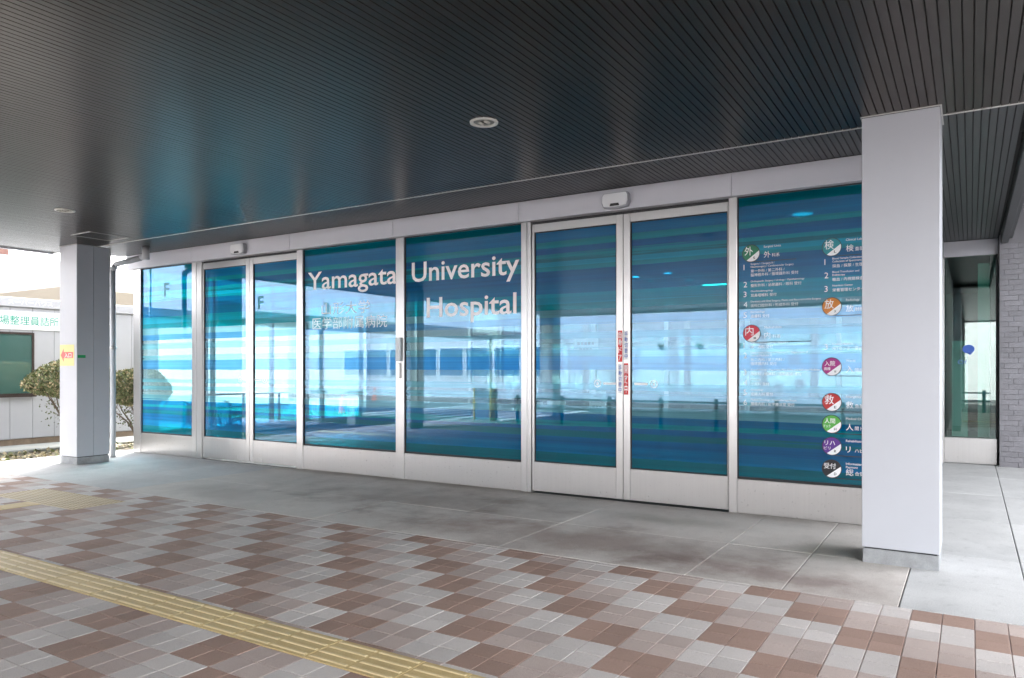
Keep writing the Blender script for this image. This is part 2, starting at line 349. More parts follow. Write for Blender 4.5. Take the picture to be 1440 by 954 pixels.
def obj(name, mb, mats, parent=None):
    off = ORG.get(parent.name, (0, 0, 0)) if parent is not None else (0, 0, 0)
    return link(name, mesh(name, mb, mats, off), parent)
def tag(o, label, cat=None, group=None, kind=None):
    if label: o['label'] = label
    if cat: o['category'] = cat
    if group: o['group'] = group
    if kind: o['kind'] = kind
    return o
def thing(name, label, cat, loc=(0, 0, 0), group=None, kind=None):
    o = bpy.data.objects.new(name, None); COL.objects.link(o); o.location = loc; o.empty_display_size = 0.2
    ORG[o.name] = tuple(loc); return tag(o, label, cat, group, kind)
def struct(name, mb, mats, label=None):
    o = obj(name, mb, mats); o['kind'] = 'structure'; ORG[o.name] = (0, 0, 0)
    if label: o['label'] = label
    return o
def copy_tree(o, loc, label, parent=None):
    c = o.copy(); COL.objects.link(c); c.location = loc; c['label'] = label
    for ch in o.children:
        d = ch.copy(); COL.objects.link(d); d.parent = c
        for g in ch.children:
            e = g.copy(); COL.objects.link(e); e.parent = d
    return c
# lettering -------------------------------------------------------
TEXTS = []
def text(name, body, parent, mat_, origin, height, width=None, face='-Y', align='LEFT', bold=0.0, depth=0.0012, vertical=False, spacing=1.0):
    """origin: left/centre point of the baseline; height: em size in metres"""
    TEXTS.append(dict(name=name, body='\n'.join(body) if vertical else body, parent=parent, mat=mat_, origin=origin, h=height, w=width, face=face, align=align, bold=bold, depth=depth, spacing=spacing))
def flush_text():
    tmp = []
    for T in TEXTS:
        cu = bpy.data.curves.new('t', 'FONT'); cu.body = T['body']; cu.size = 1; cu.align_x = T['align']; cu.extrude = 0.0
        cu.offset = T['bold']; cu.resolution_u = 3; cu.space_line = T['spacing']
        o = bpy.data.objects.new('t', cu); COL.objects.link(o); tmp.append(o)
    dg = bpy.context.evaluated_depsgraph_get(); dg.update()
    for T, o in zip(TEXTS, tmp):
        me = bpy.data.meshes.new_from_object(o.evaluated_get(dg))
        xs = [v.co.x for v in me.vertices] or [0, 1]
        h = T['h']; sx = h
        x0 = min(xs)
        if T['w']: sx = T['w']/(max(xs)-min(xs))
        ox, oy, oz = T['origin']; px, py, pz = ORG[T['parent'].name]
        for v in me.vertices:
            u = (v.co.x - (x0 if T['align'] == 'LEFT' else 0))*sx; w = v.co.y*h
            if T['face'] == '-Y': p = (ox+u, oy-T['depth'], oz+w)
            else: p = (ox+T['depth'], oy+u, oz+w)
            v.co = (p[0]-px, p[1]-py, p[2]-pz)
        me.materials.clear(); me.materials.append(M[T['mat']])
        for p in me.polygons: p.material_index = 0; p.use_smooth = False
        link(T['name'], me, T['parent'])
    for o in tmp:
        c = o.data; bpy.data.objects.remove(o); bpy.data.curves.remove(c)

# ================================================================== GROUND
struct('ground', MB().quadf([(-300,-300,-0.12),(300,-300,-0.12),(300,300,-0.12),(-300,300,-0.12)]), 'asph')
pave = struct('pavement', MB().box((-13.85,-2.4,-0.4),(6.5,5.43,-0.007)), 'grout', 'tiled forecourt of grey, taupe and brown paving tiles')
# tiles: 170 mm, in 2x2 blocks of one colour running diagonally
TX, TY = 0.170, 0.171
cells = []
TAC = (2.80, 3.10)
def in_tactile(x, y):
    if TAC[0]-0.02 < y < TAC[1]+0.02 and -13.85 < x < 0.8: return True
    if -10.2 < x < -8.4 and 4.38 < y < 5.02: return True
    if -9.38 < x < -9.05 and 3.10 < y < 4.40: return True
    return False
def clip_rects(x0, x1, y0, y1):
    """the tile minus the tactile strips"""
    rects = [(x0, x1, y0, y1)]
    for a0, a1, b0, b1 in ((-13.85, 1.4, TAC[0], TAC[1]), (-10.2, -8.4, 4.40, 5.00), (-9.35, -9.05, 3.10, 4.40)):
        out = []
        for r in rects:
            if r[1] <= a0 or r[0] >= a1 or r[3] <= b0 or r[2] >= b1: out.append(r); continue
            if r[0] < a0: out.append((r[0], a0, r[2], r[3]))
            if r[1] > a1: out.append((a1, r[1], r[2], r[3]))
            m0, m1 = max(r[0], a0), min(r[1], a1)
            if r[2] < b0: out.append((m0, m1, r[2], b0))
            if r[3] > b1: out.append((m0, m1, b1, r[3]))
        rects = out
    return [r for r in rects if r[1]-r[0] > 0.02 and r[3]-r[2] > 0.015]
fw = Vector((-math.sin(R(31.708)), math.cos(R(31.708)))); rt = Vector((fw.y, -fw.x))
i0 = int(math.floor((-13.85+2.02)/TX)); i1 = int(math.ceil((6.5+2.02)/TX)); j0 = int(math.floor((-2.4-4.17)/TY)); j1 = int(math.ceil((5.43-4.17)/TY))
for i in range(i0, i1):
    for j in range(j0, j1):
        x0, x1 = max(-13.85, -2.02+i*TX), min(6.5, -2.02+(i+1)*TX); y0, y1 = max(-2.4, 4.17+j*TY), min(5.43, 4.17+(j+1)*TY)
        k = ((i//2)+(j//2)) % 3
        mname = {2: 'tB', 0: 'tL', 1: 'tW'}[k]
        for (a, b, c, d) in clip_rects(x0, x1, y0, y1):
            cx, cy = (a+b)/2, (c+d)/2; p = Vector((cx, cy)); dep = p.dot(fw); lat = p.dot(rt)
            vis = dep > 0.5 and abs(lat/dep) < 0.70 and 1.55/dep < 0.42
            cells.append((-( (b-a)*(d-c)/dep**3) if vis else 1, a, b, c, d, mname))
cells.sort(key=lambda q: q[0])
def tile_mb(w, d, mb=None, ox=0, oy=0, z=0.0, mi=0, g=0.0030, c=0.0014, tilt=(0, 0)):
    mb = mb or MB(); i = len(mb.v)
    x0, x1, y0, y1 = -w/2+g, w/2-g, -d/2+g, d/2-g
    q = lambda x, y, h: (ox+x, oy+y, z+h+x*tilt[0]+y*tilt[1])
    mb.v += [q(x0,y0,-.012),q(x1,y0,-.012),q(x1,y1,-.012),q(x0,y1,-.012), q(x0,y0,-c),q(x1,y0,-c),q(x1,y1,-c),q(x0,y1,-c), q(x0+c,y0+c,0),q(x1-c,y0+c,0),q(x1-c,y1-c,0),q(x0+c,y1-c,0)]
    fs = [(8,9,10,11)] + [(4+k, 4+(k+1)%4, 8+(k+1)%4, 8+k) for k in range(4)] + [(k, (k+1)%4, 4+(k+1)%4, 4+k) for k in range(4)]
    for f in fs: mb.f.append(tuple(i+q_ for q_ in f)); mb.mi.append(mi); mb.sm.append(False)
    return mb
cache = {}
rest = MB(); IDX = {'tW': 0, 'tL': 1, 'tB': 2}
for n_, (key, a, b, c, d, mname) in enumerate(cells):
    w, dd = round(b-a, 4), round(d-c, 4)
    jit = random.uniform(-0.0009, 0.0009)
    if n_ < 300 and key < 0:
        ck = (w, dd, mname)
        if ck not in cache: cache[ck] = mesh('paving_tile', tile_mb(w, dd), mname)
        o = link('tile', cache[ck], pave, ((a+b)/2, (c+d)/2, jit)); o.rotation_euler = (random.uniform(-.003, .003), random.uniform(-.003, .003), 0)
    else: tile_mb(w, dd, rest, (a+b)/2, (c+d)/2, jit, IDX[mname], tilt=(random.uniform(-.003, .003), random.uniform(-.003, .003)))
o = obj('far_tiles', rest, ['tW', 'tL', 'tB'], pave); o['kind'] = 'stuff'
# concrete apron in slabs
apron = struct('concrete_apron', MB().box((-13.85, 5.432, -0.4), (6.5, 16, -0.012)), 'mortar', 'stained concrete apron in large slabs before the doors')
ex = [-13.85, -12.7, -11.55, -10.4, -9.25, -8.1, -6.95, -5.8, -4.65, -3.5, -1.83, -1.13, -0.4, 0.335, 1.9, 3.4, 5.0, 6.5]
ey1 = [5.436, 6.62, 8.16]; ey2 = [5.436, 7.20, 8.95, 10.8, 12.6, 14.25]
for xa, xb in zip(ex, ex[1:]):
    ys = ey2 if xa > -0.5 else ey1
    for ya, yb in zip(ys, ys[1:]):
        g = 0.004 if xa > -0.5 or xb > -1.2 else 0.0022
        m_ = MB().bbox((xa+g, ya+g, -0.06), (xb-g, yb-g, random.uniform(-.001, .001)), 0.004)
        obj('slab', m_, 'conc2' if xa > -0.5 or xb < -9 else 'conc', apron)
# tactile paving: bars along the guide line, dots at the decision point
def bar_tile(along='X'):
    mb = tile_mb(0.3, 0.3, g=0.0015, z=0.004)
    for k in range(4):
        u = -0.1125+0.075*k
        a, b = (-0.138, u-0.0125), (0.138, u+0.0125)
        z0, z1 = 0.004, 0.0085; c = 0.006; i = len(mb.v)
        P = [(a[0],a[1]),(b[0],a[1]),(b[0],b[1]),(a[0],b[1])]; Q = [(a[0]+c,a[1]+c),(b[0]-c,a[1]+c),(b[0]-c,b[1]-c),(a[0]+c,b[1]-c)]
        if along == 'Y': P = [(y, x) for x, y in P][::-1]; Q = [(y, x) for x, y in Q][::-1]
        mb.v += [(x, y, z0) for x, y in P]+[(x, y, z1) for x, y in Q]
        for f in [(4,5,6,7)]+[(q, (q+1)%4, 4+(q+1)%4, 4+q) for q in range(4)]:
            mb.f.append(tuple(i+q for q in f)); mb.mi.append(1); mb.sm.append(False)
    return mb
def dot_tile():
    mb = tile_mb(0.3, 0.3, g=0.0015, z=0.004)
    for a in range(5):
        for b in range(5): mb.lathe((-0.12+0.06*a, -0.12+0.06*b, 0.004), [(0.0175, 0), (0.012, 0.0045), (0.0, 0.005)], 8, 1)
    return mb
mbar = mesh('tactile_bar_tile', bar_tile('X'), ['tact', 'tactbar']); mbarY = mesh('tactile_bar_tile_cross', bar_tile('Y'), ['tact', 'tactbar']); mdot = mesh('tactile_dot_tile', dot_tile(), ['tactpale', 'tactdot'])
t = thing('tactile_guide_strip', 'long yellow tactile guide strip of raised bars across the forecourt', 'tactile paving', (-6, 2.95, 0))
for k in range(50): link('tactile_tile', mbar, t, (-13.70+0.3*k, 2.95, random.uniform(-.001, .001)))
t = thing('tactile_warning_pad', 'yellow dotted tactile warning pad towards the left column', 'tactile paving', (-9.3, 4.7, 0))
for a in range(6):
    for b in range(2): link('tactile_tile', mdot, t, (-10.05+0.3*a, 4.55+0.3*b, random.uniform(-.0008, .0008)))
t = thing('tactile_cross_strip', 'short yellow tactile bar strip leading to the dotted pad', 'tactile paving', (-9.2, 3.75, 0))
for k in range(4): link('tactile_tile', mbarY, t, (-9.2, 3.27+0.3*k+0.0, 0))
tact_last = MB(); tile_mb(0.3, 0.10, tact_last, -9.2, 4.35, 0.003); obj('tactile_tile', tact_last, 'tact', t)

# kerb, road markings, planting bed
kb = struct('kerb', MB().box((-13.85, -2.56, -0.4), (6.5, -2.404, -0.001)), 'kerb')
for k in range(8): struct('road_marking', MB().box((-19.5+0.9*k, -11.5, -0.13), (-19.05+0.9*k, -3.6, -0.112)), 'paint', 'painted white crossing stripe')
struct('road_line', MB().box((-60, -13.2, -0.13), (20, -13.0, -0.112)), 'paint')
struct('planting_bed', MB().box((-15.1, 2.0, -0.4), (-13.86, 14, -0.02)), 'soil', 'narrow planting bed of soil beside the concrete')
struct('kerb_strip', MB().bbox((-16.2, 2.0, -0.4), (-15.104, 14, 0.03), 0.02), 'kerb', 'pale concrete strip beside the prefab hut')
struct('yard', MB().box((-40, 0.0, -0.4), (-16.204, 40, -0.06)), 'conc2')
lit = MB()
for k in range(1700):
    x, y = random.uniform(-15.08, -13.88), random.uniform(4.5, 12.5)
    s = random.uniform(.015, .05); a = random.uniform(0, 6.28); h = random.uniform(-.018, .03)
    up = random.random() < .35
    d1 = Vector((math.cos(a), math.sin(a), random.uniform(-.4, .4)))*s; d2 = Vector((-math.sin(a), math.cos(a), random.uniform(.5, 2) if up else random.uniform(-.3, .5)))*s*.6
    p = Vector((x, y, h)); lit.quadf([p-d1, p-d2*.6, p+d1, p+d2], 0 if random.random() < .4 else 1)
tag(obj('leaf_litter', lit, ['leaf', 'leafb']), 'fallen leaves and low weeds along the planting bed', 'leaf litter', kind='stuff')

# ================================================================== CANOPY
CZ = 3.57
canopy = thing('entrance_canopy', 'wide dark ribbed metal canopy soffit over the hospital forecourt', 'canopy', (-6, 0, CZ))
obj('roof_slab', MB().box((-13.62, -9.0, CZ+0.012), (2.2, 6.83, CZ+0.5)), 'soffback', canopy)
obj('fascia', MB().box((-13.70, -9.1, CZ-0.02), (-13.625, 6.83, CZ+0.6)).box((-13.622, -9.1, CZ-0.02), (2.2, -9.02, CZ+0.6)), 'white', canopy)
P = 0.0587
def slat_prof(x): # pan of a ribbed soffit panel: flat face with turned-up edges
    return [(x+0.004, CZ+0.011), (x+0.011, CZ), (x+P-0.011, CZ), (x+P-0.004, CZ+0.011)]
def slat_mesh(nm, y0, y1, m_):
    mb = MB(); pr = [(0.001, 0.007), (0.0035, 0.0), (P-0.0055, 0.0), (P-0.003, 0.007)]
    mb.prism(pr, y0, y1); return mesh(nm, mb, m_)
ms = slat_mesh('soffit_slat', -9.0+1.0, 6.815-0.0, 'slat')
n_sl = int((2.15+13.60)/P)
for k in range(n_sl): link('soffit_slat', ms, canopy, (-13.60+k*P, 0, CZ+random.uniform(-.0004, .0004)))
obj('edge_trim', MB().bbox((-13.62, 6.818, CZ-0.006), (2.2, 6.838, CZ+0.03), 0.003), 'trim', canopy)
# access hatch
obj('access_hatch', MB().box((-11.54, 6.02, CZ-0.008), (-11.01, 6.035, CZ-0.001)).box((-11.54, 6.60, CZ-0.008), (-11.01, 6.615, CZ-0.001)).box((-11.54, 6.036, CZ-0.008), (-11.525, 6.599, CZ-0.001)).box((-11.025, 6.036, CZ-0.008), (-11.01, 6.599, CZ-0.001)), 'trim', canopy)
# rear soffit over the doors and the side passage
RZ = 3.655
soff = thing('rear_soffit', 'narrow ribbed charcoal soffit between the canopy seam and the door header', 'soffit', (-6, 7.4, RZ))
obj('backing', MB().box((-13.62, 6.85, RZ+0.012), (0.40, 8.06, RZ+0.4)), 'soffback', soff)
ms2 = slat_mesh('rear_soffit_slat', 6.84, 7.995, 'slat2')
for k in range(int((-0.46+13.60)/P)+1): link('soffit_slat', ms2, soff, (-13.60+k*P, 0, RZ+random.uniform(-.0003, .0003)))
side = thing('passage_soffit', 'ribbed slate-grey soffit over the side passage behind the white column', 'soffit', (0, 10, RZ))
obj('backing', MB().box((-0.44, 8.07, RZ+0.012), (0.40, 14.6, RZ+0.4)), 'soffback', side)
ms3 = slat_mesh('passage_soffit_slat', 6.84, 14.26, 'slat2')
kk = int((-0.46+13.60)/P)+1
for k in range(kk, kk+14): link('soffit_slat', ms3, side, (-13.60+k*P, 0, RZ))
obj('gutter_beam', MB().bbox((0.405, 6.84, RZ-0.13), (0.50, 14.0, RZ+0.20), 0.006).bbox((0.503, 6.84, RZ-0.06), (0.56, 14.0, RZ+0.2), 0.006), 'slat2', side)
# ceiling downlights
def downlight(x, y, label):
    t = thing('downlight', label, 'downlight', (x, y, CZ), group='round downlights in the canopy')
    obj('trim_ring', MB().lathe((x, y, CZ), [(0.118, 0.004), (0.116, -0.010), (0.100, -0.014), (0.086, -0.006), (0.080, 0.02)], 32), 'ringw', t)
    mb = MB().lathe((x, y, CZ), [(0.080, -0.002), (0.062, -0.001), (0.0, 0.001)], 32)
    obj('reflector', mb, 'reflector', t)
    lamp = MB()
    for a in (-.03, .03): lamp.tube((x+a, y-.03, CZ-.004), (x+a, y+.03, CZ-.004), .013, n=8)
    obj('lamp_tube', lamp, 'ringw', t)
downlight(-3.39, 5.05, 'round white-rimmed downlight in the dark canopy above the doors')
downlight(-9.81, 5.05, 'small round downlight near the far left canopy corner')
downlight(-3.39, -1.2, 'round downlight in the canopy behind the viewer'); downlight(-9.81, -1.2, 'round downlight in the canopy over the road side')

# ================================================================== COLUMNS
def column(x0, x1, y0, y1, label, split=True, top=3.57, h0=0.125):
    t = thing('column', label, 'column', ((x0+x1)/2, (y0+y1)/2, 0), group='white clad canopy columns')
    obj('plinth', MB().bbox((x0+.006, y0+.006, -0.05), (x1-.006, y1-.006, h0-.012), 0.004), 'plinth', t)
    obj('shadow_gap', MB().box((x0+.02, y0+.02, h0-.012), (x1-.02, y1-.02, top)), 'dark', t)
    g = .0025; th = .018; ym = (y0+y1)/2
    obj('cladding_panel', MB().bbox((x0, y0, h0), (x1, y0+th, top-.01), .004), 'colp', t)
    obj('cladding_panel', MB().bbox((x0, y1-th, h0), (x1, y1, top-.01), .004), 'colp', t)
    for (xa, xb) in ((x0, x0+th), (x1-th, x1)):
        for (ya, yb) in ((y0+th+.0005, ym-g), (ym+g, y1-th-.0005)):
            obj('cladding_panel', MB().bbox((xa, ya, h0), (xb, yb, top-.01), .002), 'colp', t)
    obj('ceiling_trim', MB().box((x0-.012, y0-.012, top-.008), (x1+.012, y0-.001, top-.001)).box((x1+.001, y0-.0005, top-.008), (x1+.012, y1, top-.001)).box((x0-.012, y0-.0005, top-.008), (x0-.001, y1, top-.001)), 'trim', t)
    return t
colR = column(-0.744, -0.199, 6.55, 7.08, 'broad white column in front of the directory pane')
colL = column(-12.79, -12.272, 6.50, 7.04, 'white column with yellow arrow poster beside the planting bed')
column(-12.79, -12.272, 0.75, 1.30, 'white column reflected in the glass beside the railing')
column(-12.79, -12.272, -6.9, -6.35, 'far white column by the road reflected in the glass')
column(-0.744, -0.199, -6.9, -6.35, 'white column behind the viewer at the road edge')
# poster with arrow
t = thing('arrow_poster', 'yellow poster with a red arrow taped on the left column', 'poster', (-12.56, 6.497, 1.77))
obj('paper', MB().box((-12.775, 6.4955, 1.60), (-12.345, 6.4985, 1.945)), 'yellow', t)
ar = [(-12.745, 1.775), (-12.655, 1.885), (-12.655, 1.825), (-12.375, 1.825), (-12.375, 1.725), (-12.655, 1.725), (-12.655, 1.665)]
obj('arrow', MB().prism(ar, 6.4940, 6.4953), 'pink', t)
text('lettering', '入口', t, 'signwhite', (-12.63, 6.4938, 1.740), 0.085, 0.21, bold=0.01, depth=.0006)
tag(obj('green_tape', MB().box((-12.2715, 6.515, 1.728), (-12.2695, 6.64, 1.775)), 'greent'), 'small strip of green tape on the side of the left column', 'tape')
# downpipe between the left column and the facade
t = thing('downpipe', 'grey rainwater downpipe with an elbow behind the left column', 'pipe', (-12.80, 7.4, 0))
obj('vertical_pipe', MB().tube((-12.80, 7.40, 0), (-12.80, 7.40, 3.32), .045, n=16), 'pipe', t)
obj('elbow', MB().path([(-12.80, 7.40, 3.28), (-12.76, 7.42, 3.38), (-12.20, 7.55, 3.47), (-12.10, 7.57, 3.52)], .048, 16), 'pipe', t)
obj('riser', MB().tube((-12.10, 7.57, 3.44), (-12.10, 7.57, RZ), .062, n=16), 'pipe', t)
obj('bracket', MB().tube((-12.80, 7.40, 1.9), (-12.80, 7.40, 1.94), .062, n=16), 'steel', t)
t = thing('conduit', 'thin white conduit hanging from the soffit by the left end post', 'pipe', (-12.28, 7.9, 0))
obj('tube', MB().tube((-13.42, 7.7, 2.35), (-13.42, 7.7, RZ), .022, n=10), 'pipew', t)
obj('clip', MB().tube((-13.42, 7.7, 2.62), (-13.42, 7.7, 2.66), .03, n=10).tube((-13.42, 7.7, 3.05), (-13.42, 7.7, 3.09), .03, n=10), 'steel', t)

# ================================================================== GLASS FACADE
FY = 8.06
fac = thing('glass_facade', 'stainless framed entrance facade glazed in blue banded glass', 'facade', (-6.8, FY, 0))
def pane_mb(x0, x1, z0, z1, y=8.094, th=0.012):   # front face carries the film
    return MB().box((x0, y, z0), (x1, y+th, z1), mi=1, fmi={2: 0})
def frame_strip(x0, x1): return MB().bbox((x0, FY, 0), (x1, 8.2, 3.398), 0.004)
posts = [(-13.272, -13.05), (-11.53, -11.41), (-11.40, -11.262), (-8.915, -8.785), (-6.912, -6.762), (-4.845, -4.762), (-4.757, -4.70), (-2.226, -2.138), (-0.47, -0.37)]
for a, b in posts: obj('post', frame_strip(a, b), 'steel', fac)
hx = [-13.40, -11.45, -9.0, -6.91, -4.845, -2.18, -0.36]
for a, b in zip(hx, hx[1:]): obj('header_panel', MB().bbox((a+.002, 7.995, 3.40), (b-.002, 8.3, RZ-0.004), 0.003), 'white', fac)
panes = {}
for nm, a, b in (('A', -13.05, -11.53), ('B', -8.785, -6.912), ('C', -6.762, -4.845), ('D', -2.138, -0.47)):
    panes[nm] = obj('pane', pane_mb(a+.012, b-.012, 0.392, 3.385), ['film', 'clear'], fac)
    obj('kick_plate', MB().bbox((a+.001, FY+.008, 0.004), (b-.001, 8.19, 0.368), 0.003), 'steel2', fac)
    obj('glazing_bead', MB().box((a, 8.082, 0.369), (b, 8.12, 0.391)).box((a, 8.082, 3.386), (b, 8.12, 3.399)).box((a, 8.084, 0.3915), (a+.011, 8.118, 3.3855)).box((b-.011, 8.084, 0.3915), (b, 8.118, 3.3855)), 'dark', fac)
fl = [o for o in fac.children if o.name.startswith('pane')]
tag(panes['A'], 'blue pane at the far left end'); tag(panes['B'], 'blue pane with Yamagata in white letters'); tag(panes['C'], 'blue pane with University Hospital in white letters'); tag(panes['D'], 'blue pane behind the department directory')
GY = 8.0935
text('lettering', 'Yamagata', panes['B'], 'wtext', (-8.70, GY, 2.765), 0.385, 1.785, bold=0.010)
text('lettering', 'University', panes['C'], 'wtext', (-6.646, GY, 2.765), 0.385, 1.755, bold=0.012)
text('lettering', 'Hospital', panes['C'], 'wtext', (-6.382, GY, 2.262), 0.385, 1.45, bold=0.012)
text('lettering', '山形大学', panes['B'], 'wtext', (-8.41, GY, 2.385), 0.20, 0.98, bold=-0.004)
text('lettering', '医学部附属病院', panes['B'], 'wtext', (-8.60, GY, 2.165), 0.20, 1.50, bold=-0.004)
text('lettering', '3', panes['B'], 'ttext', (-8.36, GY+.0004, 2.37), 0.27, 0.12, bold=0.01)
text('lettering', 'F', panes['A'], 'ttext', (-12.38, GY, 2.86), 0.34, 0.16, bold=0.02)
# entrance sliding doors -------------------------------------------------
def door(x0, x1, meet, label, y=8.075, kz=0.385):
    """meet: 'R' or 'L' = side of the meeting stile"""
    t = thing('sliding_door', label, 'door', ((x0+x1)/2, y, 0), group='automatic sliding door leaves')
    ml, mr = (0.03, 0.085) if meet == 'R' else (0.085, 0.012)
    z0, z1, zt = 0.022, 3.362, 3.262
    obj('stile', MB().bbox((x0, y, z0), (x0+ml, y+.05, z1), .003), 'steel', t); obj('stile', MB().bbox((x1-mr, y, z0), (x1, y+.05, z1), .003), 'steel', t)
    obj('top_rail', MB().bbox((x0+ml+.0005, y+.002, zt), (x1-mr-.0005, y+.05, z1), .003), 'steel', t)
    obj('kick_plate', MB().bbox((x0+ml+.0005, y+.002, z0), (x1-mr-.0005, y+.05, kz), .003), 'steel2', t)
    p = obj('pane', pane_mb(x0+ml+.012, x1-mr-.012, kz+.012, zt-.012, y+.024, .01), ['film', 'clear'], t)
    obj('glazing_bead', MB().box((x0+ml+.001, y+.012, kz+.0005), (x1-mr-.001, y+.04, kz+.0115)).box((x0+ml+.001, y+.012, zt-.0115), (x1-mr-.001, y+.04, zt-.0005)).box((x0+ml+.0005, y+.013, kz+.012), (x0+ml+.0115, y+.039, zt-.012)).box((x1-mr-.0115, y+.013, kz+.012), (x1-mr-.0005, y+.039, zt-.012)), 'dark', t)
    mx = (x1-0.30) if meet == 'R' else (x0+0.30)
    obj('floor_bolt', MB().tube((mx, y+.002, 0.075), (mx, y-.006, 0.075), .016, n=12).box((mx-.006, y-.004, .045), (mx+.006, y+.001, .066)), 'steel', t)
    return t, p
dl1, pl1 = door(-11.255, -10.043, 'R', 'left leaf of the far sliding door pair under the small sensor')
dl2, pl2 = door(-10.037, -8.922, 'L', 'right leaf of the far sliding door pair next to the Yamagata pane')
dr1, pr1 = door(-4.692, -3.463, 'R', 'left leaf of the near sliding door pair with paper notices')
dr2, pr2 = door(-3.457, -2.232, 'L', 'right leaf of the near sliding door pair by the directory pane')
text('lettering', 'F', pl2, 'ttext', (-9.86, 8.0985, 2.52), 0.30, 0.14, bold=0.02)
for (xa, xb) in ((-11.258, -8.92), (-4.697, -2.229)):
    o = obj('floor_track', MB().box((xa, 8.05, -.004), (xb, 8.20, 0.003)), 'dark', fac)
    obj('door_head_gap', MB().box((xa, 8.10, 3.366), (xb, 8.2, 3.399)), 'dark', fac)
# stickers on the meeting stiles
def sticker(dt, x0, x1, z0, z1, bg, fg, s):
    o = obj('sticker', MB().box((x0, 8.0735, z0), (x1, 8.0748, z1)), bg, dt)
    n = len(s); p = (z1-z0-0.02)/n
    for k, ch in enumerate(s): text('lettering', ch, o, fg, (x0+(x1-x0)*.14, 8.0733, z1-0.01-(k+.86)*p), p*.95, (x1-x0)*.72, bold=0.012, depth=.0006)
sticker(dr1, -3.526, -3.470, 1.632, 2.00, 'redvinyl', 'wtext', '自動ドア')
sticker(dr1, -3.526, -3.470, 1.262, 1.605, 'wtext', 'bluevinyl', '手動切替中')
sticker(dr2, -3.450, -3.394, 1.655, 2.00, 'wtext', 'bluevinyl', '手動切替中')
sticker(dr2, -3.450, -3.394, 1.250, 1.615, 'redvinyl', 'wtext', '開放中')
# safety circles and notices on the glass
def ring(dt, cx, cz, sgn):
    mb = MB(); y = 8.0975; n = 28
    for k in range(n):
        a, b = 2*math.pi*k/n, 2*math.pi*(k+1)/n
        mb.quadf([(cx+.036*math.cos(a), y, cz+.036*math.sin(a)), (cx+.036*math.cos(b), y, cz+.036*math.sin(b)), (cx+.046*math.cos(b), y, cz+.046*math.sin(b)), (cx+.046*math.cos(a), y, cz+.046*math.sin(a))])
    mb.quadf([(cx-.016, y, cz-.02), (cx+.016, y, cz-.02), (cx+.006, y, cz+.018), (cx-.006, y, cz+.018)])
    x0, x1 = sorted((cx+sgn*.075, cx+sgn*.24)); mb.quadf([(x0, y, cz-.012), (x1, y, cz-.012), (x1, y, cz+.012), (x0, y, cz+.012)])
    obj('safety_mark', mb, 'wtext', dt)
ring(dr1, -3.80, 1.375, 1); ring(dr2, -3.09, 1.375, -1); ring(dl1, -10.30, 1.375, 1); ring(dl2, -9.70, 1.375, -1)
def notice(dt, x0, x1, z0, z1, rows, y=8.118):
    o = obj('notice', MB().box((x0, y, z0), (x1, y+.001, z1)), 'notice', dt)
    mb = MB(); h = (z1-z0)/(rows*2+1)
    for k in range(rows):
        w = (x1-x0)*random.uniform(.55, .85); c = (x0+x1)/2; z = z1-h*(2*k+2)
        n = max(3, int(w/h/1.1))
        for q in range(n):
            xa = c-w/2+w*q/n; mb.quadf([(xa, y-.001, z), (xa+w/n*.75, y-.001, z), (xa+w/n*.75, y-.001, z+h*.9), (xa, y-.001, z+h*.9)])
    obj('print', mb, 'kline', o)
notice(dr1, -4.12, -3.80, 1.64, 1.92, 3); notice(dr1, -3.92, -3.70, 0.98, 1.28, 4)
notice(dr1, -4.50, -4.24, 0.86, 1.15, 2); notice(dr1, -4.645, -4.56, 0.88, 1.13, 2); notice(dr2, -2.52, -2.27, 0.76, 0.92, 1)
# door sensors
def sensor(x, z, label):
    t = thing('door_sensor', label, 'sensor', (x, 7.95, z), group='automatic door sensors')
    pr = [(-.17, -.02), (-.15, -.075), (-.06, -.09), (.06, -.09), (.15, -.075), (.17, -.02), (.165, .06), (.145, .09), (-.145, .09), (-.165, .06)]
    mb = MB(); mb.prism([(x+u, z+w) for u, w in pr], 7.93, 7.994); obj('housing', mb, 'sensor', t)
    mb = MB(); mb.prism([(x+u*.92, z+w*.86+.004) for u, w in pr], 7.915, 7.9295); obj('cover', mb, 'palegrey', t)
    obj('lens', MB().prism([(x-.06, z-.066), (x+.06, z-.066), (x+.05, z-.036), (x-.05, z-.036)], 7.911, 7.9145), 'dark', t)
sensor(-3.50, 3.50, 'grey motion sensor above the near sliding doors'); sensor(-10.16, 3.50, 'grey motion sensor above the far sliding doors')
# intercom on the post between the lettered panes
t = thing('wall_intercom', 'cream call box on the steel post between the lettered panes', 'intercom', (-6.84, 8.05, 1.7))
obj('housing', MB().bbox((-6.885, 8.02, 1.66), (-6.80, 8.059, 1.99), .006), 'notice', t)
obj('handle', MB().bbox((-6.85, 8.025, 1.42), (-6.82, 8.059, 1.63), .006), 'steel', t)

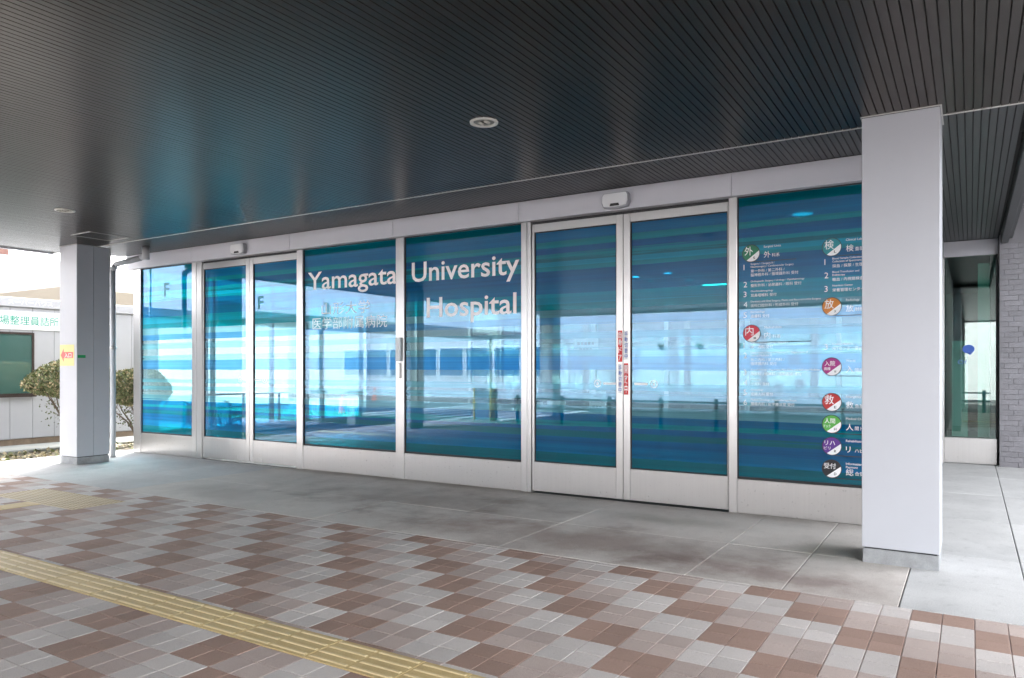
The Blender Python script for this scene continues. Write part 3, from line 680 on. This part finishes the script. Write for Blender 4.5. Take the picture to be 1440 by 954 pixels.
# ------------------------------------------------------------------ directory on pane D
dsg = thing('directory_sign', 'department directory with coloured round badges and white lists on blue glass', 'directory sign', (-1.5, GY, 0.5))
def badge(cx, cz, colr, ch, letter, heads, r=0.0875, sub=None, linew=0.62):
    mname = 'badge_'+letter; M[mname] = mat(mname, colr, 0.45)
    mb = MB(); n = 40; y = GY-.0008
    ringp = lambda rr, yy: [(cx+rr*math.cos(2*math.pi*k/n), yy, cz+rr*math.sin(2*math.pi*k/n)) for k in range(n)]
    mb.quadf(ringp(r+.007, y), 2); mb.quadf(ringp(r, y-.0006), 0)
    a0, a1 = R(238), R(377)  # lower right white segment
    seg = [(cx+r*.995*math.cos(a0+(a1-a0)*k/20), y-.0012, cz+r*.995*math.sin(a0+(a1-a0)*k/20)) for k in range(21)]
    mb.quadf(seg, 1)
    o = obj('badge', mb, [mname, 'wtext', 'kline'], dsg)
    if len(ch) == 1: text('lettering', ch, o, 'wtext', (cx-.068, y-.0012, cz-.012), 0.10, 0.088, bold=0.006, depth=.0006)
    elif len(ch) == 2: text('lettering', ch, o, 'wtext', (cx-.075, y-.0012, cz+.005), 0.062, 0.115, bold=0.006, depth=.0006)
    else:
        text('lettering', ch[:2], o, 'wtext', (cx-.068, y-.0012, cz+.012), 0.056, 0.10, bold=0.006, depth=.0006)
        text('lettering', ch[2:], o, 'wtext', (cx-.074, y-.0012, cz-.034), 0.036, 0.062, bold=0.006, depth=.0006)
    text('lettering', letter, o, 'kline', (cx+.022, y-.002, cz-.062), 0.036, 0.022, bold=0.01, depth=.0006)
    obj('rule_line', MB().box((cx+.03, GY-.0018, cz-r-.010), (cx+linew, GY-.0008, cz-r-.002)), 'kline', dsg)
    en, jp, jps = heads; x = cx+r+.045; z = cz+.028
    for q, e_ in enumerate(en.split('|')): text('heading', e_, dsg, 'wtext', (x, GY, z+.022-.034*q), 0.032)
    text('heading', jp, dsg, 'wtext', (x, GY, cz-.052), 0.074)
    text('heading', jps, dsg, 'wtext', (x+.082*len(jp), GY, cz-.050), 0.042)
badge(-1.997, 2.784, (0.004, 0.17, 0.08), '外', 'S', ('Surgical Units', '外', '科系'), linew=.46)
badge(-1.990, 1.928, (0.62, 0.03, 0.06), '内', 'M', ('Medical Units', '内', '科系'), linew=.60)
XR = -1.196
badge(XR, 2.783, (0.01, 0.25, 0.29), '検', 'L', ('Clinical Laboratory', '検', '査部門'))
badge(XR, 2.181, (0.60, 0.20, 0.02), '放', 'X', ('Radiology', '放', '射線'))
badge(XR, 1.572, (0.36, 0.01, 0.20), '入院病棟', 'W', ('Wards', '入', '院病棟'))
badge(XR, 1.213, (0.50, 0.02, 0.02), '救', 'E', ('Emergency', '救', '急部'))
badge(XR, 0.991, (0.09, 0.42, 0.06), '人間ドック', 'H', ('Medical Checkup', '人', '間ドック'))
badge(XR, 0.768, (0.10, 0.02, 0.26), 'リハビリ', 'R', ('Rehabilitation', 'リ', 'ハビリ'))
badge(XR, 0.539, (0.008, 0.008, 0.012), '受付', 'D', ('Information|Payment', '総', '合受付'))
def row(x, z, num, en, jp):
    text('list_number', num, dsg, 'wtext', (x, GY, z-.03), 0.085)
    zz = z+.008
    for q, e_ in enumerate(en.split('|')): text('list_line', e_, dsg, 'wtext', (x+.075, GY, zz-.030*q+.012), 0.0275)
    n = len(en.split('|'))
    for q, e_ in enumerate(jp.split('|')): text('list_line', e_, dsg, 'wtext', (x+.075, GY, zz-.030*n-.008-.042*q), 0.037)
xl = -2.075
row(xl, 2.640, '1', 'Surgery I / Surgery II /|Neurosurgery / Cardiovascular Surgery', '第一外科 / 第二外科 /|脳神経外科 / 循環器外科 受付')
row(xl, 2.455, '2', 'Orthopaedic Surgery / Urology / Ophthalmology', '整形外科 / 泌尿器科 / 眼科 受付')
row(xl, 2.350, '3', 'Otorhinolaryngology', '耳鼻咽喉科 受付')
row(xl, 2.240, '4', 'Dentistry and Oral Surgery, Plastic and Reconstructive Surgery', '歯科口腔外科 / 形成外科 受付')
row(xl, 2.128, '5', 'Dermatology', '皮膚科 受付')
row(xl, 1.800, '1', 'Department of Internal Medicine I', '第一内科 受付')
row(xl, 1.694, '2', 'Department of Internal Medicine II / Department of|Internal Medicine III', '第二内科 / 第三内科 /|循環器内科 受付')
row(xl, 1.512, '3', 'Anesthesiology / Psychiatry, Pain Clinic and Palliative Medicine', '麻酔科 / 精神科 / 緩和医療 受付')
row(xl, 1.406, '4', 'Pediatrics', '小児科 受付')
row(xl, 1.299, '5', 'Gynecology', '産婦人科 受付')
row(xl, 1.193, '6', 'Medical Oncology / Chemotherapy Room', '腫瘍内科 / 化学療法室 受付')
xr_ = -1.265
row(xr_, 2.636, '1', 'Blood Sample Collection /|Collection of Specimens', '採血 / 採尿 / 生理検査')
row(xr_, 2.500, '2', 'Blood Transfusion and|Endoscopy', '輸血 / 内視鏡検査室 受付')
row(xr_, 2.363, '3', 'Nutrition Center', '栄養管理センター 受付')
row(xr_, 1.773, '3', 'Nuclear Medicine', 'PETセンター受付')

# ================================================================== VESTIBULE AND BUILDING
struct('vestibule_floor', MB().box((-13.2, 8.21, -0.2), (-0.38, 14.25, 0.001)), 'infloor')
struct('vestibule_ceiling', MB().box((-13.3, 8.31, 3.40), (-0.38, 14.3, 3.64)), 'inwall')
hb = thing('hospital_building', 'upper wall of the hospital above the entrance canopy', 'building', (0, 14, 3.7))
obj('upper_wall', MB().box((-13.5, 8.08, RZ+.41), (0.45, 30, 9)).box((0.46, 14.52, -.1), (9.5, 30, 15)), 'bldg', hb)  # second box: unseen block behind the tiled wall, made tall to shade the floor
obj('lobby_shell', MB().box((-13.5, 22, -0.2), (0.3, 22.2, 3.6)).box((-13.7, 14.5, -.2), (-13.5, 22.2, 3.6)).box((0.28, 14.6, -.2), (0.38, 22.2, 3.6)).box((-13.5, 14.46, 3.45), (0.27, 21.99, 3.6)), 'lobby', hb)
obj('lobby_floor', MB().box((-13.5, 14.30, -.2), (0.27, 21.99, 0.0)), 'infloor', hb)
# inner glazed screen
scr = thing('inner_glass_screen', 'inner glazed screen at the back of the vestibule', 'glass screen', (-6, 14.35, 0))
xs_ = [-13.2, -11.6, -10.0, -8.4, -6.8, -5.2, -3.6, -2.0, -0.45]
for a, b in zip(xs_, xs_[1:]):
    obj('mullion', MB().bbox((a-.04, 14.28, 0), (a+.04, 14.40, 3.39), .004), 'steel', scr)
    if a < -10.5: obj('solid_panel', MB().box((a+.041, 14.31, 0.002), (b-.041, 14.36, 3.39)), 'inwall', scr)
    else: obj('pane', MB().box((a+.041, 14.33, 0.3), (b-.041, 14.342, 3.39)), 'glass', scr); obj('kick_plate', MB().box((a+.041, 14.31, 0.002), (b-.041, 14.36, 0.298)), 'steel2', scr)
# glazed side walls
def side_wall(x, label, nm, y0=8.21, y1=14.25, n=4):
    t = thing(nm, label, 'glass wall', (x, y0, 0)); st = (y1-y0)/n
    for k in range(n+1): obj('mullion', MB().bbox((x-.05, y0+st*k-.035, 0), (x+.05, y0+st*k+.035, 3.39), .004), 'steel', t)
    for k in range(n):
        obj('pane', MB().box((x-.006, y0+st*k+.036, 0.37), (x+.006, y0+st*(k+1)-.036, 3.39)), 'sideglass', t)
        obj('kick_plate', MB().box((x-.03, y0+st*k+.036, 0.002), (x+.03, y0+st*(k+1)-.036, 0.368)), 'steel2', t)
side_wall(-13.22, 'clear glazed side wall at the far left of the vestibule', 'vestibule_side_wall')
side_wall(-0.42, 'clear glazed side wall along the passage behind the white column', 'passage_side_wall')
# lit lamps inside the vestibule
def inlamp(x, y, r, label, ln=0, z=3.40, lm='lamp'):
    t = thing('ceiling_lamp', label, 'ceiling lamp', (x, y, z), group='lit lamps in the vestibule ceiling')
    if ln:
        obj('tray', MB().box((x-ln/2-.03, y-.11, z-.025), (x+ln/2+.03, y+.11, z-.001)), 'ringw', t); obj('tube', MB().box((x-ln/2, y-.06, z-.038), (x+ln/2, y+.06, z-.0255)), 'lamp', t)
    else:
        obj('trim_ring', MB().lathe((x, y, z-.01), [(r+.03, .008), (r+.028, -.008), (r, -.006)], 20), 'ringw', t); obj('lamp', MB().lathe((x, y, z-.014), [(r, 0), (0, -.001)], 20), lm, t)
inlamp(-5.7, 13.9, .09, 'lit round lamp nearest the inner glass screen'); inlamp(-4.95, 13.7, .09, 'lit round lamp behind the near right door leaf, second from the screen'); inlamp(-1.7, 9.3, .12, 'lit round lamp just behind the top of the directory pane', lm='lampdim')
inlamp(-4.7, 16.4, 0, 'lit tube lamp in the lobby beyond the inner screen', 0.8, 3.45)
# wheelchairs waiting inside
def wheelchair(x, y, rz, label):
    t = thing('wheelchair', label, 'wheelchair', (0, 0, 0), group='wheelchairs inside the glass')
    for s in (-1, 1):
        mb = MB(); n = 28
        pts = [(s*.29, .30*math.cos(2*math.pi*k/n), .31+.30*math.sin(2*math.pi*k/n)) for k in range(n+1)]
        mb.path(pts, .016, 6); 
        for k in range(8): mb.tube((s*.29, 0, .31), (s*.29, .29*math.cos(k*math.pi/4), .31+.29*math.sin(k*math.pi/4)), .004, n=5)
        obj('wheel', mb, 'dark', t)
        mb = MB(); pts = [(s*.22, -.38+.08*math.cos(2*math.pi*k/14), .09+.08*math.sin(2*math.pi*k/14)) for k in range(15)]; mb.path(pts, .015, 6); obj('caster', mb, 'dark', t)
        obj('side_frame', MB().path([(s*.24, .30, .95), (s*.24, .20, .92), (s*.24, .20, .25), (s*.24, -.36, .22), (s*.22, -.38, .10)], .014, 8).path([(s*.24, .20, .70), (s*.24, -.20, .70), (s*.24, -.28, .48), (s*.24, -.42, .45), (s*.20, -.55, .12)], .014, 8), 'chrome', t)
        obj('armrest', MB().bbox((s*.24-.03, -.20, .705), (s*.24+.03, .14, .735), .008), 'dark', t)
        obj('footplate', MB().bbox((s*.12-.08, -.66, .10), (s*.12+.08, -.50, .12), .005), 'dark', t)
    obj('seat', MB().bbox((-.22, -.24, .46), (.22, .18, .50), .012), 'chairblue', t); obj('backrest', MB().bbox((-.22, .17, .50), (.22, .20, .90), .01), 'chairblue', t)
    t.location = (x, y, 0.002); t.rotation_euler = (0, 0, rz); return t
wheelchair(-12.55, 9.0, 2.2, 'blue wheelchair parked behind the far left pane'); wheelchair(-11.75, 9.25, 2.5, 'blue wheelchair parked behind the far left door post')
# passage end: glazed panel, header, tiled wall
pg = thing('passage_window', 'tall glazed panel with a round blue logo at the end of the passage', 'window', (0, 14.3, 0))
obj('header_panel', MB().bbox((-0.40, 14.262, 3.40), (0.375, 14.40, RZ-.003), .004), 'white', pg)
obj('kick_plate', MB().bbox((-0.37, 14.27, 0.0), (0.36, 14.36, 0.42), .004), 'steel2', pg)
obj('pane', MB().box((-0.37, 14.30, 0.421), (0.345, 14.312, 3.399)), 'glass', pg)
obj('frame', MB().box((0.346, 14.27, 0.421), (0.375, 14.36, 3.399)), 'dark', pg)
lg = MB(); n = 30
lg.quadf([(-0.03+.085*math.cos(2*math.pi*k/n), 14.2985, 1.875+.072*math.sin(2*math.pi*k/n)) for k in range(n)])
lg.quadf([(-0.05, 14.2985, 1.815), (0.03, 14.2985, 1.815), (-0.01, 14.2985, 1.775)]); obj('logo', lg, 'bluevinyl', pg)
text('lettering', 'Of', pg, 'bluevinyl', (-0.18, 14.299, 1.63), 0.10, 0.13, bold=-0.01)
M['frost'] = mat('frosted_teal_panel', (0.22, 0.38, 0.37), 0.4)
obj('frosted_panel', MB().box((-0.27, 14.52, 0.42), (-0.04, 14.54, 2.02)).box((0.10, 14.56, 0.42), (0.27, 14.58, 3.3)), 'frost', pg)
tw = thing('tiled_wall', 'grey split-face tiled wall at the end of the passage', 'wall', (0.4, 14.1, 0))
obj('backing', MB().box((0.386, 14.06, -.05), (6.5, 14.5, 4.6)), 'mortar', tw)
tm = {}
rh = 0.082
for rw in range(43):
    x = 0.386 - (0.125 if rw % 2 else 0.0) - (0.06 if rw % 3 == 1 else 0)
    while x < 1.35:
        a, b = max(x, 0.386), x+0.25
        if b-a > .03:
            k = (round(b-a, 3), random.randrange(3))
            if k not in tm: tm[k] = mesh('wall_tile', MB().bbox((0, -(.005+.003*k[1]), 0), (k[0]-.003, .001, rh-.003), .002), 'walltile')
            link('tile', tm[k], tw, (a+.002, 14.06, rw*rh+.002))
        x += 0.25
far = MB()
for rw in range(43):
    x = 1.62 - (0.125 if rw % 2 else 0)
    while x < 6.4:
        far.box((x+.002, 14.053-random.uniform(0, .006), rw*rh+.002), (x+.248, 14.061, rw*rh+rh-.002)); x += .25
o = obj('far_tiles', far, 'walltile', tw); o['kind'] = 'stuff'
# neighbouring walkway roof beyond the gutter
wr = thing('walkway_roof', 'pale metal walkway roof beyond the gutter at the passage', 'roof', (2, 11, 4))
obj('roof_sheet', MB().box((0.7, 11.2, 4.30), (2.4, 14.0, 4.36)), 'trim', wr)
for k in range(4): obj('rafter', MB().box((0.7, 11.3+.8*k, 4.12), (2.4, 11.38+.8*k, 4.299)), 'pipew', wr)

# ================================================================== LEFT BACKGROUND
HX = -16.4
hut = thing('prefab_hut', 'pale grey prefab guard hut with a dark framed window and white sign', 'hut', (HX, 8, 0))
obj('core', MB().box((-20, 4.0, 0.13), (HX-.03, 10.6, 2.98)), 'hutpanel', hut)
obj('base', MB().box((-20, 4.0, -.1), (HX-.01, 10.6, 0.129)), 'brownbase', hut)
w0, w1, wz0, wz1 = 6.0, 7.83, 1.0, 2.29
y = 4.0
edges = [7.378-.4235*k for k in range(8, 0, -1)]+[7.378+.4235*k for k in range(0, 8)]
for a, b in zip(edges, edges[1:]):
    if b <= w0 or a >= w1-.05: obj('wall_panel', MB().bbox((HX-.03, a+.003, .135), (HX, b-.003, 2.80), .006), 'hutpanel', hut)
    else:
        obj('wall_panel', MB().bbox((HX-.03, a+.003, .135), (HX, b-.003, wz0-.002), .006), 'hutpanel', hut); obj('wall_panel', MB().bbox((HX-.03, a+.003, wz1+.002), (HX, b-.003, 2.80), .006), 'hutpanel', hut)
obj('fascia', MB().bbox((HX-.02, 4.0, 2.803), (HX+.05, 10.62, 2.99), .008), 'hutpanel', hut)
fx = HX+.012
wn = obj('window', MB().box((HX-.04, w0, wz0), (fx, w1, wz0+.05)).box((HX-.04, w0, wz1-.04), (fx, w1, wz1)).box((HX-.04, w0, wz0+.0505), (fx, w0+.04, wz1-.0405)).box((HX-.04, w1-.04, wz0+.0505), (fx, w1, wz1-.0405)).box((HX-.03, 6.88, wz0+.0505), (fx-.004, 6.93, wz1-.0405)), 'brownframe', hut)
obj('pane', MB().box((HX-.014, w0+.041, wz0+.051), (HX-.008, w1-.041, wz1-.041)), 'hutglass', wn)
obj('sill', MB().box((HX+.013, w0-.02, wz0-.02), (HX+.06, w1+.02, wz0+.018)), 'brownframe', wn)
text('lettering', 'スーパーハウス', hut, 'palegrey', (HX+.052, 7.32, 2.855), 0.115, 0.85, face='+X', bold=.01)
sg = obj('sign_board', MB().bbox((HX+.001, 6.35, 2.345), (HX+.02, 8.55, 2.72), .004), 'signwhite', hut)
text('lettering', '駐車場整理員詰所', sg, 'green', (HX+.021, 6.80, 2.455), 0.20, 1.50, face='+X', bold=.004)
bg = thing('white_building', 'large white building rising behind the prefab hut', 'building', (-32, 15, 0))
obj('wall', MB().box((-44, -2, -.1), (-32, 60, 6.0)), 'bldg', bg)
lv = obj('louvre_band', MB().box((-44, -2, 6.01), (-32.1, 14.4, 8.2)), 'red', bg)
for k in range(37): obj('slat', MB().box((-32.09, -1.9+.44*k, 6.02), (-32.0, -1.66+.44*k, 8.2)), 'red', lv)
er = thing('low_annex', 'low annex with a beige roof edge behind the prefab hut', 'annex', (-24, 13, 0))
obj('wall', MB().box((-28, 11.6, -.1), (-22.6, 20, 3.2)), 'annexw', er); obj('roof', MB().bbox((-28.4, 11.2, 3.2), (-22.0, 20.4, 3.9), .02), 'beige', er)
# clipped shrubs
def shrub(x, y, rx, ry, z0, z1, label, nleaf=13000, seed=1):
    rnd = random.Random(seed); t = thing('clipped_shrub', label, 'shrub', (x, y, 0), group='clipped shrubs beside the hut')
    mb = MB()
    for k in range(8):
        a = 2*math.pi*k/8+rnd.uniform(-.3, .3); bx, by = x+.05*math.cos(a), y+.05*math.sin(a)
        f = rnd.uniform(.35, .9); pts = [Vector((bx, by, -.03))]
        for q in (.3, .6, .85, 1): pts.append(Vector((x+math.cos(a)*rx*f*q**1.5+rnd.uniform(-.05, .05), y+math.sin(a)*ry*f*q**1.5+rnd.uniform(-.05, .05), z0*q+ (.12 if q == 1 else 0))))
        for q, (p, s) in enumerate(zip(pts, pts[1:])): mb.tube(p, s, .028*(1-.19*q), .028*(1-.19*(q+1)), 7)
        for q in range(5):
            p = pts[2].lerp(pts[4], rnd.random()); mb.tube(p, p+Vector((rnd.uniform(-.22, .22), rnd.uniform(-.22, .22), rnd.uniform(.0, .2))), .007, .003, 5)
    obj('trunk', mb, 'bark', t)
    cr = MB(); zc = z0+(z1-z0)*.38
    for k in range(nleaf):
        while True:
            u = Vector((rnd.uniform(-1, 1), rnd.uniform(-1, 1), rnd.uniform(-1, 1)))
            if .30 < u.length < 1: break
        if rnd.random() < .75: u = u.normalized()*rnd.uniform(.78, 1.02)
        hz = (z1-zc) if u.z > 0 else (zc-z0)
        p = Vector((x+u.x*rx, y+u.y*ry, zc+u.z*hz)); nv = noise.noise(p*3.2+Vector((seed, 0, 0)))
        if nv < -.38: continue
        p += u*(.07*nv)
        s = rnd.uniform(.018, .036); d1 = Vector((rnd.uniform(-1, 1), rnd.uniform(-1, 1), rnd.uniform(-1, 1))).normalized(); d2 = d1.orthogonal().normalized(); d1 *= s; d2 *= s*.55
        cr.quadf([p-d1, p-d2, p+d1, p+d2], 1 if rnd.random() < .28 else 0)
    for k in range(260):
        a = rnd.uniform(0, 6.28); f = rnd.uniform(.2, .7); p = Vector((x+math.cos(a)*rx*f, y+math.sin(a)*ry*f, z0*rnd.uniform(.45, .98))); s = rnd.uniform(.015, .03)
        d1 = Vector((rnd.uniform(-1, 1), rnd.uniform(-1, 1), rnd.uniform(-1, 1))).normalized(); d2 = d1.orthogonal().normalized(); cr.quadf([p-d1*s, p-d2*s*.6, p+d1*s, p+d2*s*.6], 0)
    obj('crown', cr, ['leaf', 'leafb'], t)
shrub(-15.1, 7.95, .55, .92, .98, 1.70, 'rounded clipped shrub in front of the hut window wall', seed=3)
shrub(-14.55, 8.95, .42, .70, .80, 1.56, 'bare-stemmed clipped shrub between the left column and the facade', seed=5)
# steel handrail outside the vestibule
t = thing('bicycle_rail', 'low metal rail outside the far left end of the glass', 'rail', (-14.2, 10.3, 0))
for yy in (9.9, 10.9, 11.9): obj('post', MB().tube((-13.75, yy, -.05), (-13.75, yy, .98), .03, n=10), 'rail', t)
obj('top_rail', MB().tube((-13.75, 9.6, 1.0), (-13.75, 12.2, 1.0), .025, n=10), 'rail', t); obj('mid_rail', MB().tube((-13.75, 9.6, .72), (-13.75, 12.2, .72), .02, n=10), 'rail', t)

# ================================================================== ROAD SIDE (seen in the glass)
t = thing('guard_rail', 'dark blue pipe guard rail along the forecourt kerb', 'guard rail', (-6, -2.2, 0))
for k in range(9): obj('post', MB().tube((-11.2+1.45*k, -2.25, -.05), (-11.2+1.45*k, -2.25, .80), .055, n=12), 'rail', t)
for z in (.70, .42): obj('rail', MB().tube((-11.3, -2.25, z), (0.6, -2.25, z), .025, n=8), 'rail', t)
ob = thing('opposite_building', 'white building across the road with a band of blue windows', 'building', (-15, -19, 0))
obj('wall', MB().box((-60, -30, -.2), (14, -18.5, 9)), 'bldg', ob)
for k in range(8):
    a = -34+1.9*k; f = obj('window', MB().box((a, -18.499, 1.1), (a+1.75, -18.44, 2.8)), 'pipew', ob); obj('pane', MB().box((a+.06, -18.438, 1.16), (a+1.69, -18.425, 2.74)), 'bluewin', f)
for k in range(3): obj('wall_lamp', MB().bbox((-13.0+1.9*k, -18.499, 2.62), (-12.75+1.9*k, -18.3, 2.75), .02), 'dark', ob)
def cone(x, y, label):
    t = thing('traffic_cone', label, 'traffic cone', (x, y, -.12), group='red traffic cones')
    obj('base', MB().bbox((x-.19, y-.19, -.119), (x+.19, y+.19, -.085), .01), 'dark', t)
    obj('body', MB().lathe((x, y, -.085), [(.15, 0), (.09, .33), (.075, .45), (.03, .68), (0, .685)], 20), 'cone', t); obj('band', MB().lathe((x, y, -.085), [(.093, .34), (.078, .45)], 20), 'paint', t)
cone(-19.8, -3.9, 'red cone standing near the kerb'); cone(-26.0, -12.5, 'red cone standing by the far wall')
t = thing('ticket_box', 'blue-grey ticket box with yellow edges by the kerb', 'machine', (-12.7, -3.0, -.12))
obj('body', MB().bbox((-13.05, -3.2, -.12), (-12.5, -2.75, .95), .01), 'boxgrey', t)
for xx in (-13.09, -12.49): obj('edge_strip', MB().box((xx, -2.99, -.1), (xx+.035, -2.73, .96)), 'yelpaint', t)
for (x, y, h, lab) in ((-15.4, 0.05, 1.0, 'grey square bollard beside the road'), (-16.6, 0.3, 1.0, 'second grey square bollard beside the road')):
    t = thing('bollard', lab, 'bollard', (x, y, -.12), group='grey square bollards'); obj('post', MB().bbox((x-.17, y-.17, -.12), (x+.17, y+.17, h-.12), .02), 'pipe', t); obj('cap', MB().bbox((x-.18, y-.18, h-.1195), (x+.18, y+.18, h-.09), .01), 'trim', t)
t = thing('covered_walkway', 'low white covered walkway roof beyond the canopy edge', 'walkway', (-17, -1, 0))
obj('roof', MB().bbox((-19.4, -12, 2.9), (-16.4, 3.0, 3.12), .02), 'bldg', t)
for yy in (-11, -6, -1, 2.6): obj('post', MB().tube((-17.9, yy, -.12), (-17.9, yy, 2.9), .07, n=12), 'pipe', t)

flush_text()
